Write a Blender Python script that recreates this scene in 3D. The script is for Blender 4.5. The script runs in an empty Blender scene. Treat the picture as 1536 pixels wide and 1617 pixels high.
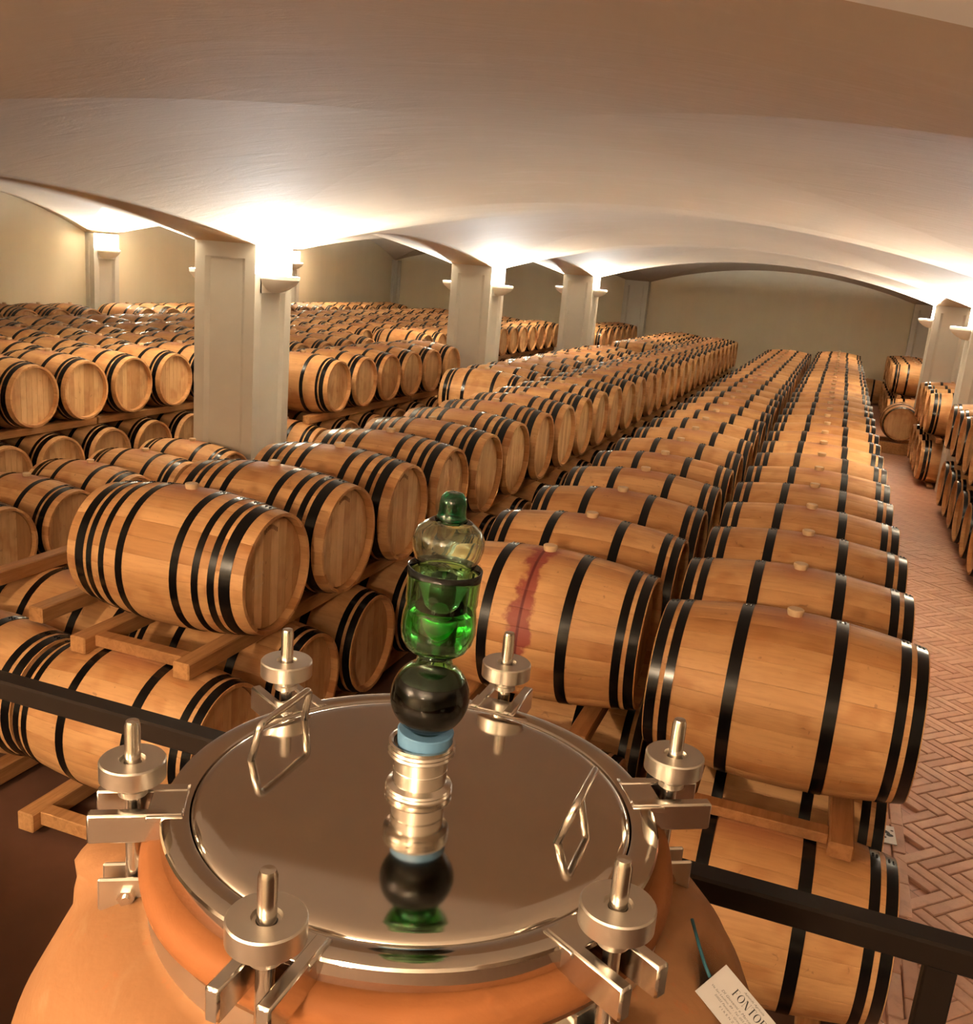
import bpy, math, random
from mathutils import Vector, Matrix
random.seed(7)
PI = math.pi
scene = bpy.context.scene
COL = scene.collection

# ---------------------------------------------------------------- camera
CZ = 2.55                                   # eye height above the cellar floor
F_PX, YAW, PITCH, ROLL = 1510.5, 0.3339, 0.2473, 0.0855
def cam_axes():
    fwd = Vector((-math.sin(YAW)*math.cos(PITCH), math.cos(YAW)*math.cos(PITCH), -math.sin(PITCH)))
    r0 = Vector((math.cos(YAW), math.sin(YAW), 0)); u0 = r0.cross(fwd)
    return r0*math.cos(ROLL)+u0*math.sin(ROLL), u0*math.cos(ROLL)-r0*math.sin(ROLL), fwd
_r, _u, _f = cam_axes()
cd = bpy.data.cameras.new('camera'); cam = bpy.data.objects.new('camera', cd); COL.objects.link(cam)
cam.matrix_world = Matrix(((_r.x, _u.x, -_f.x, 0), (_r.y, _u.y, -_f.y, 0), (_r.z, _u.z, -_f.z, CZ), (0, 0, 0, 1)))
cd.sensor_fit = 'HORIZONTAL'; cd.sensor_width = 36; cd.lens = F_PX/1536*36; cd.clip_start = .05
scene.camera = cam

# ---------------------------------------------------------------- light and exposure
scene.view_settings.view_transform = 'Standard'; scene.view_settings.look = 'None'
scene.view_settings.gamma = 1.0; scene.view_settings.use_curve_mapping = False
scene.view_settings.exposure = 2.42
w = bpy.data.worlds.new('world'); scene.world = w; w.use_nodes = True
w.node_tree.nodes['Background'].inputs[0].default_value = (.30, .22, .15, 1)
w.node_tree.nodes['Background'].inputs[1].default_value = .05
LAMP_W = 100.0          # each plaster uplight
GLOBE_W = 310.0        # two globe lamps hanging behind the viewer
LAMP_COL = (.92, .98, 1.0)
GLOBE_COL = (1.0, .735, .475)
try:
    scene.cycles.max_bounces = 12; scene.cycles.diffuse_bounces = 5; scene.cycles.glossy_bounces = 3
    scene.cycles.use_adaptive_sampling = True; scene.cycles.adaptive_threshold = .035
    scene.cycles.transmission_bounces = 12; scene.cycles.sample_clamp_indirect = 14
    scene.cycles.caustics_reflective = False; scene.cycles.caustics_refractive = False
except Exception: pass

# ---------------------------------------------------------------- materials
class NT:
    def __init__(s, name, rough=.6, metal=0.0, base=(.5, .5, .5), spec=.5):
        s.m = bpy.data.materials.new(name); s.m.use_nodes = True; s.t = s.m.node_tree; s.n = s.t.nodes
        s.b = s.n['Principled BSDF']
        s.b.inputs['Roughness'].default_value = rough; s.b.inputs['Metallic'].default_value = metal
        s.b.inputs['Base Color'].default_value = (*base, 1); s.b.inputs['Specular IOR Level'].default_value = spec
    def new(s, kind, **kw):
        x = s.n.new(kind)
        for k, v in kw.items(): setattr(x, k, v)
        return x
    def link(s, a, b): s.t.links.new(a, b)
    def val(s, sock, v):
        if hasattr(v, 'links') or hasattr(v, 'is_linked'): s.link(v, sock)
        else: sock.default_value = v
    def coord(s, scale=(1, 1, 1), src='Object'):
        c = s.new('ShaderNodeTexCoord'); mp = s.new('ShaderNodeMapping'); mp.inputs['Scale'].default_value = scale
        s.link(c.outputs[src], mp.inputs[0]); return mp.outputs[0]
    def noise(s, vec, scale, detail=4, rough=.6, dist=0.0):
        x = s.new('ShaderNodeTexNoise'); s.link(vec, x.inputs['Vector'])
        x.inputs['Scale'].default_value = scale; x.inputs['Detail'].default_value = detail
        x.inputs['Roughness'].default_value = rough; x.inputs['Distortion'].default_value = dist
        return x.outputs['Fac']
    def ramp(s, fac, stops):
        r = s.new('ShaderNodeValToRGB'); e = r.color_ramp.elements
        while len(e) < len(stops): e.new(.5)
        for el, (p, c) in zip(e, stops):
            el.position = p; el.color = (*c, 1) if len(c) == 3 else c
        s.link(fac, r.inputs[0]); return r.outputs[0]
    def mix(s, fac, a, b, mode='MIX'):
        x = s.new('ShaderNodeMix', data_type='RGBA', blend_type=mode)
        s.val(x.inputs[0], fac)
        for sock, v in ((x.inputs[6], a), (x.inputs[7], b)):
            if isinstance(v, tuple): sock.default_value = (*v, 1)
            else: s.link(v, sock)
        return x.outputs[2]
    def math(s, op, a, b=0.0, c=0.0, clamp=False):
        x = s.new('ShaderNodeMath', operation=op, use_clamp=clamp)
        for i, v in enumerate((a, b, c)): s.val(x.inputs[i], v)
        return x.outputs[0]
    def smooth(s, v, lo, hi):
        x = s.new('ShaderNodeMapRange', interpolation_type='SMOOTHSTEP', clamp=True)
        s.link(v, x.inputs[0]); x.inputs[1].default_value = lo; x.inputs[2].default_value = hi
        return x.outputs[0]
    def sep(s, vec):
        x = s.new('ShaderNodeSeparateXYZ'); s.link(vec, x.inputs[0]); return x.outputs
    def rnd(s): return s.new('ShaderNodeObjectInfo').outputs['Random']
    def color(s, c): s.link(c, s.b.inputs['Base Color'])
    def bump(s, h, strength=.3, dist=.01):
        x = s.new('ShaderNodeBump'); x.inputs['Strength'].default_value = strength; x.inputs['Distance'].default_value = dist
        s.link(h, x.inputs['Height']); s.link(x.outputs[0], s.b.inputs['Normal'])

RB, RH, HL, NST = .334, .285, .475, 26        # bilge radius, chime radius, half length, staves

def oak(name, staves_by_angle=False, wine=False, head=False, dark=False):
    k = NT(name, rough=.55, spec=.35)
    co = k.coord((1, 1, 1))
    x, y, z = k.sep(co)
    zz = k.math('SUBTRACT', z, RB)
    r = k.rnd()
    off = k.new('ShaderNodeVectorMath', operation='ADD'); k.link(co, off.inputs[0])
    cx = k.new('ShaderNodeCombineXYZ'); k.link(k.math('MULTIPLY', r, 37.0), cx.inputs[0]); k.link(k.math('MULTIPLY', r, 11.0), cx.inputs[1])
    k.link(cx.outputs[0], off.inputs[1]); v = off.outputs[0]
    g = k.new('ShaderNodeMapping'); g.inputs['Scale'].default_value = (1.0, 5.0, .6) if head else (.5, 7, 7)
    k.link(v, g.inputs[0])
    grain = k.noise(g.outputs[0], 9, 3, .65, .5)
    blot = k.noise(v, 5.0, 2, .6)
    spots = k.noise(v, 24, 2, .55, .6)
    if staves_by_angle:
        if head: idx = k.math('FLOOR', k.math('MULTIPLY', y, 14.0))
        else:
            ang = k.math('ARCTAN2', y, zz)
            idx = k.math('FLOOR', k.math('MULTIPLY_ADD', ang, NST/(2*PI), .5))
        wn = k.new('ShaderNodeTexWhiteNoise', noise_dimensions='2D'); cc = k.new('ShaderNodeCombineXYZ')
        k.link(idx, cc.inputs[0]); k.link(k.math('MULTIPLY', r, 91.0), cc.inputs[1]); k.link(cc.outputs[0], wn.inputs['Vector'])
        tone = k.math('MULTIPLY_ADD', wn.outputs['Value'], .6, k.math('MULTIPLY', r, .4))
    else: tone = r
    if head: lo, hi = (.50, .275, .115), (.70, .44, .22)
    else: lo, hi = (.49, .238, .088), (.70, .40, .180)
    base = k.mix(tone, lo, hi)
    t = k.ramp(grain, [(.28, (.84, .80, .76)), (.55, (1, 1, 1)), (.8, (1.05, 1.04, 1.02))])
    c = k.mix(.85, base, t, 'MULTIPLY')
    c = k.mix(k.math('MULTIPLY', k.smooth(blot, .48, .70), .65), c, k.mix(1.0, c, (.70, .54, .42), 'MULTIPLY'))
    c = k.mix(k.math('MULTIPLY', k.smooth(spots, .68, .76), .40), c, (.15, .065, .03))
    if not head:
        # wine-tinted ring around the bung, spread along the top staves
        d = k.math('SQRT', k.math('ADD', k.math('MULTIPLY', k.math('MULTIPLY', x, x), .45), k.math('MULTIPLY', y, y)))
        d = k.math('ADD', d, k.math('MULTIPLY', k.math('SUBTRACT', blot, .5), .12))
        top = k.smooth(zz, .15, .30)
        f = k.math('MULTIPLY', k.math('SUBTRACT', 1.0, k.smooth(d, .02, .17)), k.math('MULTIPLY', top, .62))
        c = k.mix(f, c, (.36, .12, .07))
    if wine:
        xo = k.math('ADD', x, k.math('MULTIPLY', k.math('SUBTRACT', k.noise(co, 11, 4, .6), .5), .17))
        fr = k.math('SUBTRACT', k.smooth(y, .05, -.04), 0.0)
        xo = k.math('ADD', xo, .020)
        wid = k.math('SUBTRACT', 1.0, k.smooth(k.math('ABSOLUTE', xo), .026, .058))
        low = k.smooth(zz, -.13, -.05)
        c = k.mix(k.math('MULTIPLY', k.math('MULTIPLY', wid, fr), k.math('MULTIPLY', low, .88)), c, (.27, .045, .042))
        core = k.math('SUBTRACT', 1.0, k.smooth(k.math('ABSOLUTE', k.math('ADD', x, .020)), .003, .009))
        c = k.mix(k.math('MULTIPLY', k.math('MULTIPLY', core, fr), k.math('MULTIPLY', low, .8)), c, (.10, .01, .015))
    k.color(c)
    return k.m
def simple_oak(name, lo, hi):
    k = NT(name, .55, 0, spec=.35); k.color(k.mix(k.noise(k.coord(), 6, 4), lo, hi)); return k.m
M = {}
M['stave'] = oak('oak_stave'); M['stave_wine'] = oak('oak_stave_wine', wine=True)
M['body'] = oak('oak_body', staves_by_angle=True)
M['body_far'] = simple_oak('oak_far', (.48, .24, .09), (.68, .40, .18)); M['head_far'] = simple_oak('oak_head_far', (.43, .225, .088), (.64, .385, .18))
M['board'] = oak('oak_head_board', head=True); M['head'] = oak('oak_head', staves_by_angle=True, head=True)

def simple(name, base, rough=.5, metal=0, var=0.0, spec=.5, nscale=20, bump=0):
    k = NT(name, rough, metal, base, spec)
    if var:
        n = k.noise(k.coord(), nscale, 4)
        k.color(k.mix(n, tuple(c*(1-var) for c in base), tuple(min(1, c*(1+var)) for c in base)))
        if bump: k.bump(n, bump, .01)
    return k.m
M['hoop'] = simple('black_hoop', (.004, .004, .0045), .22, 0.0, .5, .42, 30)
M['bung'] = simple('bung_silicone', (.62, .43, .25), .55)
M['burn'] = simple('burnt_brand', (.20, .085, .035), .7); M['chalk'] = simple('chalk', (.62, .44, .28), .8)
M['rivet'] = simple('hoop_rivet', (.45, .45, .45), .3, 1)

def plaster():
    k = NT('plaster', .85, 0, spec=.15)
    co = k.coord(); mp = k.coord((.6, 2.2, 1)); n = k.noise(co, .9, 5, .6, .3); s = k.noise(mp, 2.2, 6, .7, .8); f = k.noise(co, 60, 2)
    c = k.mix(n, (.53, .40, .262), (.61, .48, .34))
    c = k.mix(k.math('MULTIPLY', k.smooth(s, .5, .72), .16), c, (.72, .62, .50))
    k.color(c); k.bump(k.math('MULTIPLY_ADD', s, .8, k.math('MULTIPLY', f, .05)), .25, .03); return k.m
M['plaster'] = plaster()
def wallmat():
    k = NT('wall_plaster', .88, 0, spec=.12)
    co = k.coord(); n = k.noise(co, .8, 6, .65, .4); v = k.noise(k.coord((3, 3, .25)), 1.4, 4, .6)
    c = k.mix(n, (.70, .61, .44), (.80, .71, .54)); c = k.mix(k.math('MULTIPLY', v, .35), c, (.60, .51, .36))
    k.color(c); k.bump(n, .2, .03); return k.m
M['wall'] = wallmat()
M['lightened_ceiling'] = simple('lightened_ceiling', (.88, .84, .76), .8, 0, .04, .2, 3)  # unseen ceiling behind the viewer, lightened to brighten the lid's reflection
M['column'] = simple('column_plaster', (.57, .54, .475), .75, 0, .06, .2, 3, .08)
M['sconce'] = simple('sconce_plaster', (.84, .80, .72), .7, 0, .03, .2)
M['tube'] = NT('lamp_tube', .4).m
M['tube'].node_tree.nodes['Principled BSDF'].inputs['Emission Color'].default_value = (1, .95, .85, 1)
M['tube'].node_tree.nodes['Principled BSDF'].inputs['Emission Strength'].default_value = 6

def pine():
    k = NT('pine_rail', .6, 0, spec=.3)
    co = k.coord(); r = k.rnd()
    g = k.noise(k.coord((9, .7, 9)), 4, 6, .65, .7); b = k.noise(co, 3, 4)
    c = k.mix(r, (.40, .185, .070), (.56, .30, .125)); c = k.mix(.8, c, k.ramp(g, [(.3, (.62, .55, .48)), (.6, (1, 1, 1))]), 'MULTIPLY')
    c = k.mix(k.math('MULTIPLY', k.smooth(b, .5, .75), .5), c, (.16, .075, .03)); k.color(c); k.bump(g, .2, .005); return k.m
M['pine'] = pine()

def brickmat(name, lo, hi):
    k = NT(name, .55, 0, spec=.4)
    co = k.coord(src='Object'); r = k.rnd(); n = k.noise(co, 14, 5, .65); n2 = k.noise(co, 1.1, 3)
    c = k.mix(r, lo, hi); c = k.mix(k.math('MULTIPLY', k.smooth(n, .45, .75), .45), c, tuple(x*.55 for x in lo))
    c = k.mix(k.math('MULTIPLY', n2, .25), c, (.62, .36, .25)); k.color(c); k.bump(n, .3, .004); return k.m
M['brick'] = brickmat('terracotta_brick', (.56, .295, .20), (.72, .44, .32))
def floorbase():
    k = NT('terracotta_floor', .5, 0, spec=.4)
    co = k.coord(); mp = k.new('ShaderNodeMapping'); mp.inputs['Rotation'].default_value = (0, 0, PI/4); k.link(co, mp.inputs[0])
    b = k.new('ShaderNodeTexBrick'); k.link(mp.outputs[0], b.inputs['Vector']); b.inputs['Scale'].default_value = 1
    b.inputs['Brick Width'].default_value = .30; b.inputs['Row Height'].default_value = .077; b.inputs['Mortar Size'].default_value = .004
    b.inputs['Color1'].default_value = (.50, .25, .165, 1); b.inputs['Color2'].default_value = (.60, .32, .22, 1); b.inputs['Mortar'].default_value = (.20, .085, .05, 1)
    n = k.noise(co, 2, 5); k.color(k.mix(k.math('MULTIPLY', n, .5), b.outputs['Color'], (.58, .32, .22))); k.bump(n, .1, .01); return k.m
M['floor'] = floorbase()
M['floor_dark'] = simple('shaded_floor', (.13, .06, .036), .7, 0, .3, .3, 3)  # shade on the floor left of the aisle, put into its colour
M['mortar'] = simple('brick_mortar', (.17, .07, .042), .8, 0, .3)
M['rail'] = simple('railing_paint', (.014, .0085, .0055), .5, 0, .25, .15, 14)
M['platform'] = simple('platform_board', (.10, .06, .04), .7, 0, .3)

def terracotta():
    k = NT('jar_terracotta', .72, 0, spec=.25)
    co = k.coord(); n = k.noise(co, 5, 6, .65, .5); p = k.noise(co, 55, 3, .6); z = k.sep(co)[2]
    m = k.noise(k.coord((1, 1, 3)), 9, 4, .6, 1.0)
    c = k.mix(n, (.25, .106, .038), (.305, .152, .066)); c = k.mix(k.math('MULTIPLY', k.smooth(m, .55, .75), .4), c, (.36, .205, .105))
    c = k.mix(k.math('MULTIPLY', k.smooth(p, .62, .7), .35), c, (.36, .12, .04))
    # darker orange-brown ring around the mouth of the jar
    f = k.math('MULTIPLY', k.smooth(k.math('ADD', z, k.math('MULTIPLY', n, .06)), 1.178, 1.212), .8)
    c = k.mix(f, c, (.25, .080, .020)); k.color(c); k.bump(k.math('MULTIPLY_ADD', p, .5, m), .22, .006); return k.m
M['clay'] = terracotta()
def steel(name, rough, base=(.62, .585, .54), aniso=False, var=.06):
    k = NT(name, rough, 1.0, base)
    n = k.noise(k.coord(), 24, 4); r = k.math('MULTIPLY_ADD', n, var, rough-var/2); k.link(r, k.b.inputs['Roughness'])
    return k.m
M['mirror'] = steel('polished_steel', .07, (.66, .61, .55), var=.05)
M['steel'] = steel('satin_steel', .20, (.68, .64, .58))
M['brushed'] = steel('brushed_steel', .32, (.66, .62, .56))
def glass(name, col, rough=.02):
    k = NT(name, rough, 0, col); k.b.inputs['Transmission Weight'].default_value = 1; k.b.inputs['IOR'].default_value = 1.48; return k.m
M['glass'] = glass('green_glass', (.42, .88, .48)); M['glass_pale'] = glass('pale_green_glass', (.80, .93, .80))
M['glass_dark'] = glass('dark_green_glass', (.05, .42, .22))
M['wine'] = simple('dark_liquid', (.002, .0012, .001), .5, 0, 0, .02)
M['green_liquid'] = glass('green_liquid', (.30, .85, .30))
M['blue'] = simple('blue_silicone', (.10, .22, .36), .45)
M['card'] = simple('card_paper', (.52, .50, .49), .6); M['ink'] = simple('ink', (.012, .011, .012), .6)
M['ink_grey'] = simple('ink_grey', (.09, .085, .085), .6)
M['string'] = simple('blue_string', (.010, .075, .10), .6)
k = NT('clear_sleeve', .12, 0, (.95, .93, .9)); k.b.inputs['Transmission Weight'].default_value = 1; k.b.inputs['IOR'].default_value = 1.1; M['sleeve'] = k.m
M['white'] = simple('white_card', (.82, .80, .78), .5)

# ---------------------------------------------------------------- geometry helpers
class MB:
    def __init__(s): s.v = []; s.f = []; s.mi = []
    def add(s, verts, faces, mi=0):
        o = len(s.v); s.v += [tuple(p) for p in verts]; s.f += [tuple(i+o for i in f) for f in faces]; s.mi += [mi]*len(faces)
        return s
    def box(s, a, b, mi=0, ch=0.0):
        (x0, y0, z0), (x1, y1, z1) = a, b
        if ch <= 0:
            return s.add([(x0, y0, z0), (x1, y0, z0), (x1, y1, z0), (x0, y1, z0), (x0, y0, z1), (x1, y0, z1), (x1, y1, z1), (x0, y1, z1)],
                         [(3, 2, 1, 0), (4, 5, 6, 7), (0, 1, 5, 4), (1, 2, 6, 5), (2, 3, 7, 6), (3, 0, 4, 7)], mi)
        def ring(z, c): return [(x0+c, y0, z), (x1-c, y0, z), (x1, y0+c, z), (x1, y1-c, z), (x1-c, y1, z), (x0+c, y1, z), (x0, y1-c, z), (x0, y0+c, z)]
        vs = []; inset = [(z0, ch), (z0+ch, 0), (z1-ch, 0), (z1, ch)]
        for z, i in inset:
            for (px, py, pz) in ring(z, ch):
                qx = min(max(px, x0+i), x1-i); qy = min(max(py, y0+i), y1-i); vs.append((qx, qy, z))
        fs = [tuple(reversed(range(8))), tuple(range(24, 32))]
        for l in range(3):
            for i in range(8): fs.append((l*8+i, l*8+(i+1) % 8, l*8+8+(i+1) % 8, l*8+8+i))
        return s.add(vs, fs, mi)
    def lathe(s, prof, n=48, axis='Z', c=(0, 0, 0), mi=0, closed=False, mod=None):
        """prof: list of (radius, height)"""
        vs = []
        for r, h in prof:
            for i in range(n):
                a = 2*PI*i/n; rr = r if mod is None else mod(r, h, a)
                if axis == 'Z': vs.append((c[0]+rr*math.cos(a), c[1]+rr*math.sin(a), c[2]+h))
                elif axis == 'X': vs.append((c[0]+h, c[1]+rr*math.sin(a), c[2]+rr*math.cos(a)))
                else: vs.append((c[0]+rr*math.sin(a), c[1]+h, c[2]+rr*math.cos(a)))
        fs = []; m = len(prof); flip = axis == 'Y' or axis == 'X'
        for j in range(m if closed else m-1):
            k = (j+1) % m
            for i in range(n):
                q = (j*n+i, j*n+(i+1) % n, k*n+(i+1) % n, k*n+i)
                fs.append(q)
        if not closed:
            if prof[0][0] > 1e-6: fs.append(tuple(reversed(range(n))))
            if prof[-1][0] > 1e-6: fs.append(tuple((m-1)*n+i for i in range(n)))
        return s.add(vs, fs, mi)
    def tube(s, pts, r, n=10, mi=0, closed=False):
        pts = [Vector(p) for p in pts]; m = len(pts); vs = []; prev = None
        for i, p in enumerate(pts):
            if closed: t = (pts[(i+1) % m]-pts[i-1]).normalized()
            else: t = (pts[min(i+1, m-1)]-pts[max(i-1, 0)]).normalized()
            if prev is None:
                up = Vector((0, 0, 1)) if abs(t.z) < .9 else Vector((1, 0, 0)); a = t.cross(up).normalized()
            else: a = (prev-t*prev.dot(t)).normalized()
            prev = a; b = t.cross(a)
            for k in range(n):
                g = 2*PI*k/n; vs.append(p+a*(r*math.cos(g))+b*(r*math.sin(g)))
        fs = []
        for i in range(m if closed else m-1):
            j = (i+1) % m
            for k in range(n): fs.append((i*n+k, i*n+(k+1) % n, j*n+(k+1) % n, j*n+k))
        if not closed: fs += [tuple(reversed(range(n))), tuple((m-1)*n+k for k in range(n))]
        return s.add(vs, fs, mi)
    def prism(s, poly, axis, a, b, mi=0):
        """extrude a closed 2D polygon along an axis from a to b (poly in the other two axes, xyz order)"""
        def P(p, h): return {'X': (h, p[0], p[1]), 'Y': (p[0], h, p[1]), 'Z': (p[0], p[1], h)}[axis]
        n = len(poly); vs = [P(p, a) for p in poly]+[P(p, b) for p in poly]
        fs = [tuple(reversed(range(n))), tuple(range(n, 2*n))]+[(i, (i+1) % n, n+(i+1) % n, n+i) for i in range(n)]
        return s.add(vs, fs, mi)
    def xform(s, mat):
        s.v = [tuple(mat @ Vector(p)) for p in s.v]; return s
    def mesh(s, name, mats, smooth=False, angle=None):
        me = bpy.data.meshes.new(name); me.from_pydata(s.v, [], s.f)
        for m in (mats if isinstance(mats, (list, tuple)) else [mats]): me.materials.append(m)
        if any(s.mi): me.polygons.foreach_set('material_index', s.mi)
        me.update()
        fix_normals(me)
        if smooth or angle:
            me.polygons.foreach_set('use_smooth', [True]*len(me.polygons))
            if angle: me.set_sharp_from_angle(angle=math.radians(angle))
        return me
import bmesh
def fix_normals(me):
    b = bmesh.new(); b.from_mesh(me); bmesh.ops.recalc_face_normals(b, faces=b.faces); b.to_mesh(me); b.free()
def link(name, me, parent=None, loc=None):
    o = bpy.data.objects.new(name, me); COL.objects.link(o)
    if parent is not None: o.parent = parent
    if loc is not None: o.location = loc
    return o
def tag(o, label, cat, group=None, kind=None):
    if label: o['label'] = label
    if cat: o['category'] = cat
    if group: o['group'] = group
    if kind: o['kind'] = kind
    return o
def thing(name, label, cat, loc=(0, 0, 0), rotz=0, group=None, kind=None):
    o = bpy.data.objects.new(name, None); o.empty_display_size = .1; COL.objects.link(o)
    o.location = loc; o.rotation_euler = (0, 0, rotz)
    return tag(o, label, cat, group, kind)
def nth(i): return '%d%s' % (i, 'th' if 10 <= i % 100 <= 20 else {1: 'st', 2: 'nd', 3: 'rd'}.get(i % 10, 'th'))
def lerp(a, b, t): return a+(b-a)*t

# ---------------------------------------------------------------- the cellar shell
# column grid: columns .68 x .65 m, lines along the depth of the cellar
XC = [(-13.55, -13.20), (-5.95, -5.27), (1.62, 2.30), (9.20, 9.55)]
YC = [(-4.90, -4.42), (1.45, 2.10), (7.97, 8.62), (14.47, 15.12), (20.97, 21.62), (27.47, 27.9)]
ZS = CZ+.05
def circ(u): return max(0.0, 1-u*u)
RT, RL, RW, TOP = .55, .29, .60, .69            # rises of the arches across, along, on the walls, and of the bay centre
def rise(j): return .67 if j == 1 else RT
def bay_z(u, v, rl0, rl1, rt0, rt1):
    """groin vault over one bay; u, v run from -1 to 1, the groins are the diagonals"""
    au, av = abs(u), abs(v); m = max(au, av)
    if m < 1e-6: return TOP
    D = TOP*circ(m)
    if av >= au: c = TOP+((rt0 if v < 0 else rt1)-TOP)*v*v; t = u/m
    else: c = TOP+((rl0 if u < 0 else rl1)-TOP)*u*u; t = v/m
    return D+(c-D)*circ(t)
def ceil_z(x, y):
    def loc(v, L):
        for i in range(len(L)-1):
            if v <= L[i][1]: return i, None
            if v < L[i+1][0]:
                a, b = L[i][1], L[i+1][0]; return i, (2*v-a-b)/(b-a)
        return len(L)-1, None
    i, u = loc(x, XC); j, v = loc(y, YC)
    if u is None and v is None: return ZS
    if u is None: return ZS+(RL if 0 < i < 3 else RW)*circ(v)
    if v is None: return ZS+rise(j)*circ(u)
    return ZS+bay_z(u, v, RW if i == 0 else RL, RW if i == 2 else RL, rise(j), rise(j+1))
def lines(L, nb, ns):
    out = []
    for i, (a, b) in enumerate(L):
        out += [(lerp(a, b, k/ns), None) for k in range(ns)]+[(b, None)]
        if i < len(L)-1:
            c = L[i+1][0]; out += [(lerp(b, c, k/nb), k) for k in range(1, nb)]
    return out
def build_ceiling():
    NB = 64; xs = lines(XC, NB, 2); ys = lines(YC, NB, 2); n = len(xs)
    vs = [(x, y, ceil_z(x, y)) for y, _ in ys for x, _ in xs]; fs = []
    def mid(L, i): return None if L[i][1] is None and L[i+1][1] is None else (L[i][1] if L[i][1] is not None else 0)+.5-NB/2
    for j in range(len(ys)-1):
        mv = mid(ys, j)
        for i in range(n-1):
            mu = mid(xs, i); a, b, c, d = j*n+i, j*n+i+1, j*n+n+i+1, j*n+n+i
            if mu is None or mv is None: fs.append((a, d, c, b))
            elif mu*mv > 0: fs += [(a, c, b), (a, d, c)]
            else: fs += [(a, d, b), (b, d, c)]
    me = bpy.data.meshes.new('ceiling'); me.from_pydata(vs, [], fs); me.materials.append(M['plaster']); me.materials.append(M['lightened_ceiling']); me.update()
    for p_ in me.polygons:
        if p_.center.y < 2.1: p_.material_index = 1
    me.polygons.foreach_set('use_smooth', [True]*len(me.polygons)); me.set_sharp_from_angle(angle=math.radians(1.7))
    o = link('ceiling', me); o['kind'] = 'structure'; o['label'] = 'shallow groin-vaulted plaster ceiling of the cellar'
build_ceiling()
def struct(name, mb, mat, label=None, **kw):
    o = link(name, mb.mesh(name, mat, **kw)); o['kind'] = 'structure'
    if label: o['label'] = label
    return o
TOPZ = ZS+.85
struct('wall_left', MB().box((-13.5, -4.9, 0), (-13.2, 27.8, TOPZ)), M['wall'], 'plain beige plaster wall at the far left')
struct('wall_back', MB().box((-13.5, 27.55, 0), (9.5, 27.85, TOPZ)), M['wall'], 'beige plaster wall at the far end of the cellar')
struct('wall_right', MB().box((9.2, -4.9, 0), (9.5, 27.55, TOPZ)), M['wall'])
struct('wall_front', MB().box((-13.2, -4.85, 0), (9.2, -4.5, TOPZ)), M['wall'])
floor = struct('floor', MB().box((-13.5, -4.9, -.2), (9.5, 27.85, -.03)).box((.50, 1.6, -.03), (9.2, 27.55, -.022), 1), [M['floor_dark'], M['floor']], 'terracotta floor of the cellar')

def column(x0, x1, y0, y1, name, label):
    """shaft with slightly recessed panels between raised corner strips"""
    e, d, c = .115, .028, .045
    w_, h_ = x1-x0, y1-y0
    def side(L): return [(0, 0), (min(e, L*.4), 0), (min(e, L*.4)+c, d), (L-min(e, L*.4)-c, d), (L-min(e, L*.4), 0)]
    poly = [(x0+a, y0+b) for a, b in side(w_)]+[(x1-b, y0+a) for a, b in side(h_)]+[(x1-a, y1-b) for a, b in side(w_)]+[(x0+b, y1-a) for a, b in side(h_)]
    b = MB().prism(poly, 'Z', -.02, ZS-.14)
    b.box((x0, y0, ZS-.14), (x1, y1, ZS+.004))
    o = struct(name, b, M['column'], label)
    return o
ci = 0
colnames = {(1, 2): 'nearest tall square plaster column left of centre', (1, 3): 'second plaster column, left of the central barrel rows',
            (1, 4): 'third plaster column, farthest of the left line', (2, 3): 'square plaster column at the right edge, nearer of two',
            (2, 4): 'square plaster column on the right, farther of two'}
for i in (1, 2):
    for j in (1, 2, 3, 4):
        column(*XC[i], *YC[j], 'column', colnames.get((i, j)))
for i in (1, 2):                                           # half pilasters on the end walls
    column(*XC[i], 27.28, 27.56, 'pilaster', 'flat plaster pilaster on the back wall, %s one' % ('left' if i == 1 else 'right'))
    column(*XC[i], -4.52, -4.36, 'pilaster', None)
for j in (1, 2, 3, 4):
    column(-13.22, -13.0, *YC[j], 'pilaster', {3: 'plaster pilaster on the left wall, beside the nearest column', 4: 'plaster pilaster on the left wall, behind the nearest column'}.get(j))
column(-13.22, -13.0, 27.30, 27.56, 'pilaster', 'corner pilaster where left and back walls meet')

# ---------------------------------------------------------------- plaster uplights
def sconce_mesh():
    """half-round plaster bowl: wall plane at x=0, projects to +x"""
    out = [(0, -.170), (.30, -.160), (.60, -.128), (.86, -.080), (1.0, -.034), (1.0, 0)]; inn = [(.93, 0), (.93, -.030), (.78, -.070), (.50, -.110), (0, -.135)]
    prof = out+inn; n = 14; vs = []; m = len(prof)
    for r, z in prof:
        for i in range(n+1):
            a = -PI/2+PI*i/n; vs.append((.255*r*max(0.0, math.cos(a)), .235*r*math.sin(a), z))
    fs = [(j*(n+1)+i, j*(n+1)+i+1, (j+1)*(n+1)+i+1, (j+1)*(n+1)+i) for j in range(m-1) for i in range(n)]
    return MB().add(vs, fs).box((-.03, -.235, -.17), (0, .235, 0)).mesh('sconce_bowl', M['sconce'], angle=32)
SCM = sconce_mesh()
TUBE = MB().lathe([(.0, -.07), (.010, -.07), (.010, .07), (0, .07)], 10, 'Y').mesh('lamp_tube', M['tube'], smooth=True)
def sconce(x, y, z, rot, label, watt, col, group='plaster uplights on the columns'):
    t = thing('wall_sconce', label, 'sconce', (x, y, z), rot, group)
    link('bowl', SCM, t); link('lamp_tube', TUBE, t, (.075, 0, -.075))
    ld = bpy.data.lights.new('uplight', 'POINT'); ld.shadow_soft_size = .02; ld.energy = watt; ld.color = col
    lo = bpy.data.objects.new('uplight', ld); COL.objects.link(lo); lo.parent = t; lo.location = (.026, 0, -.026)
    return t
SZ = CZ-.225
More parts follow.
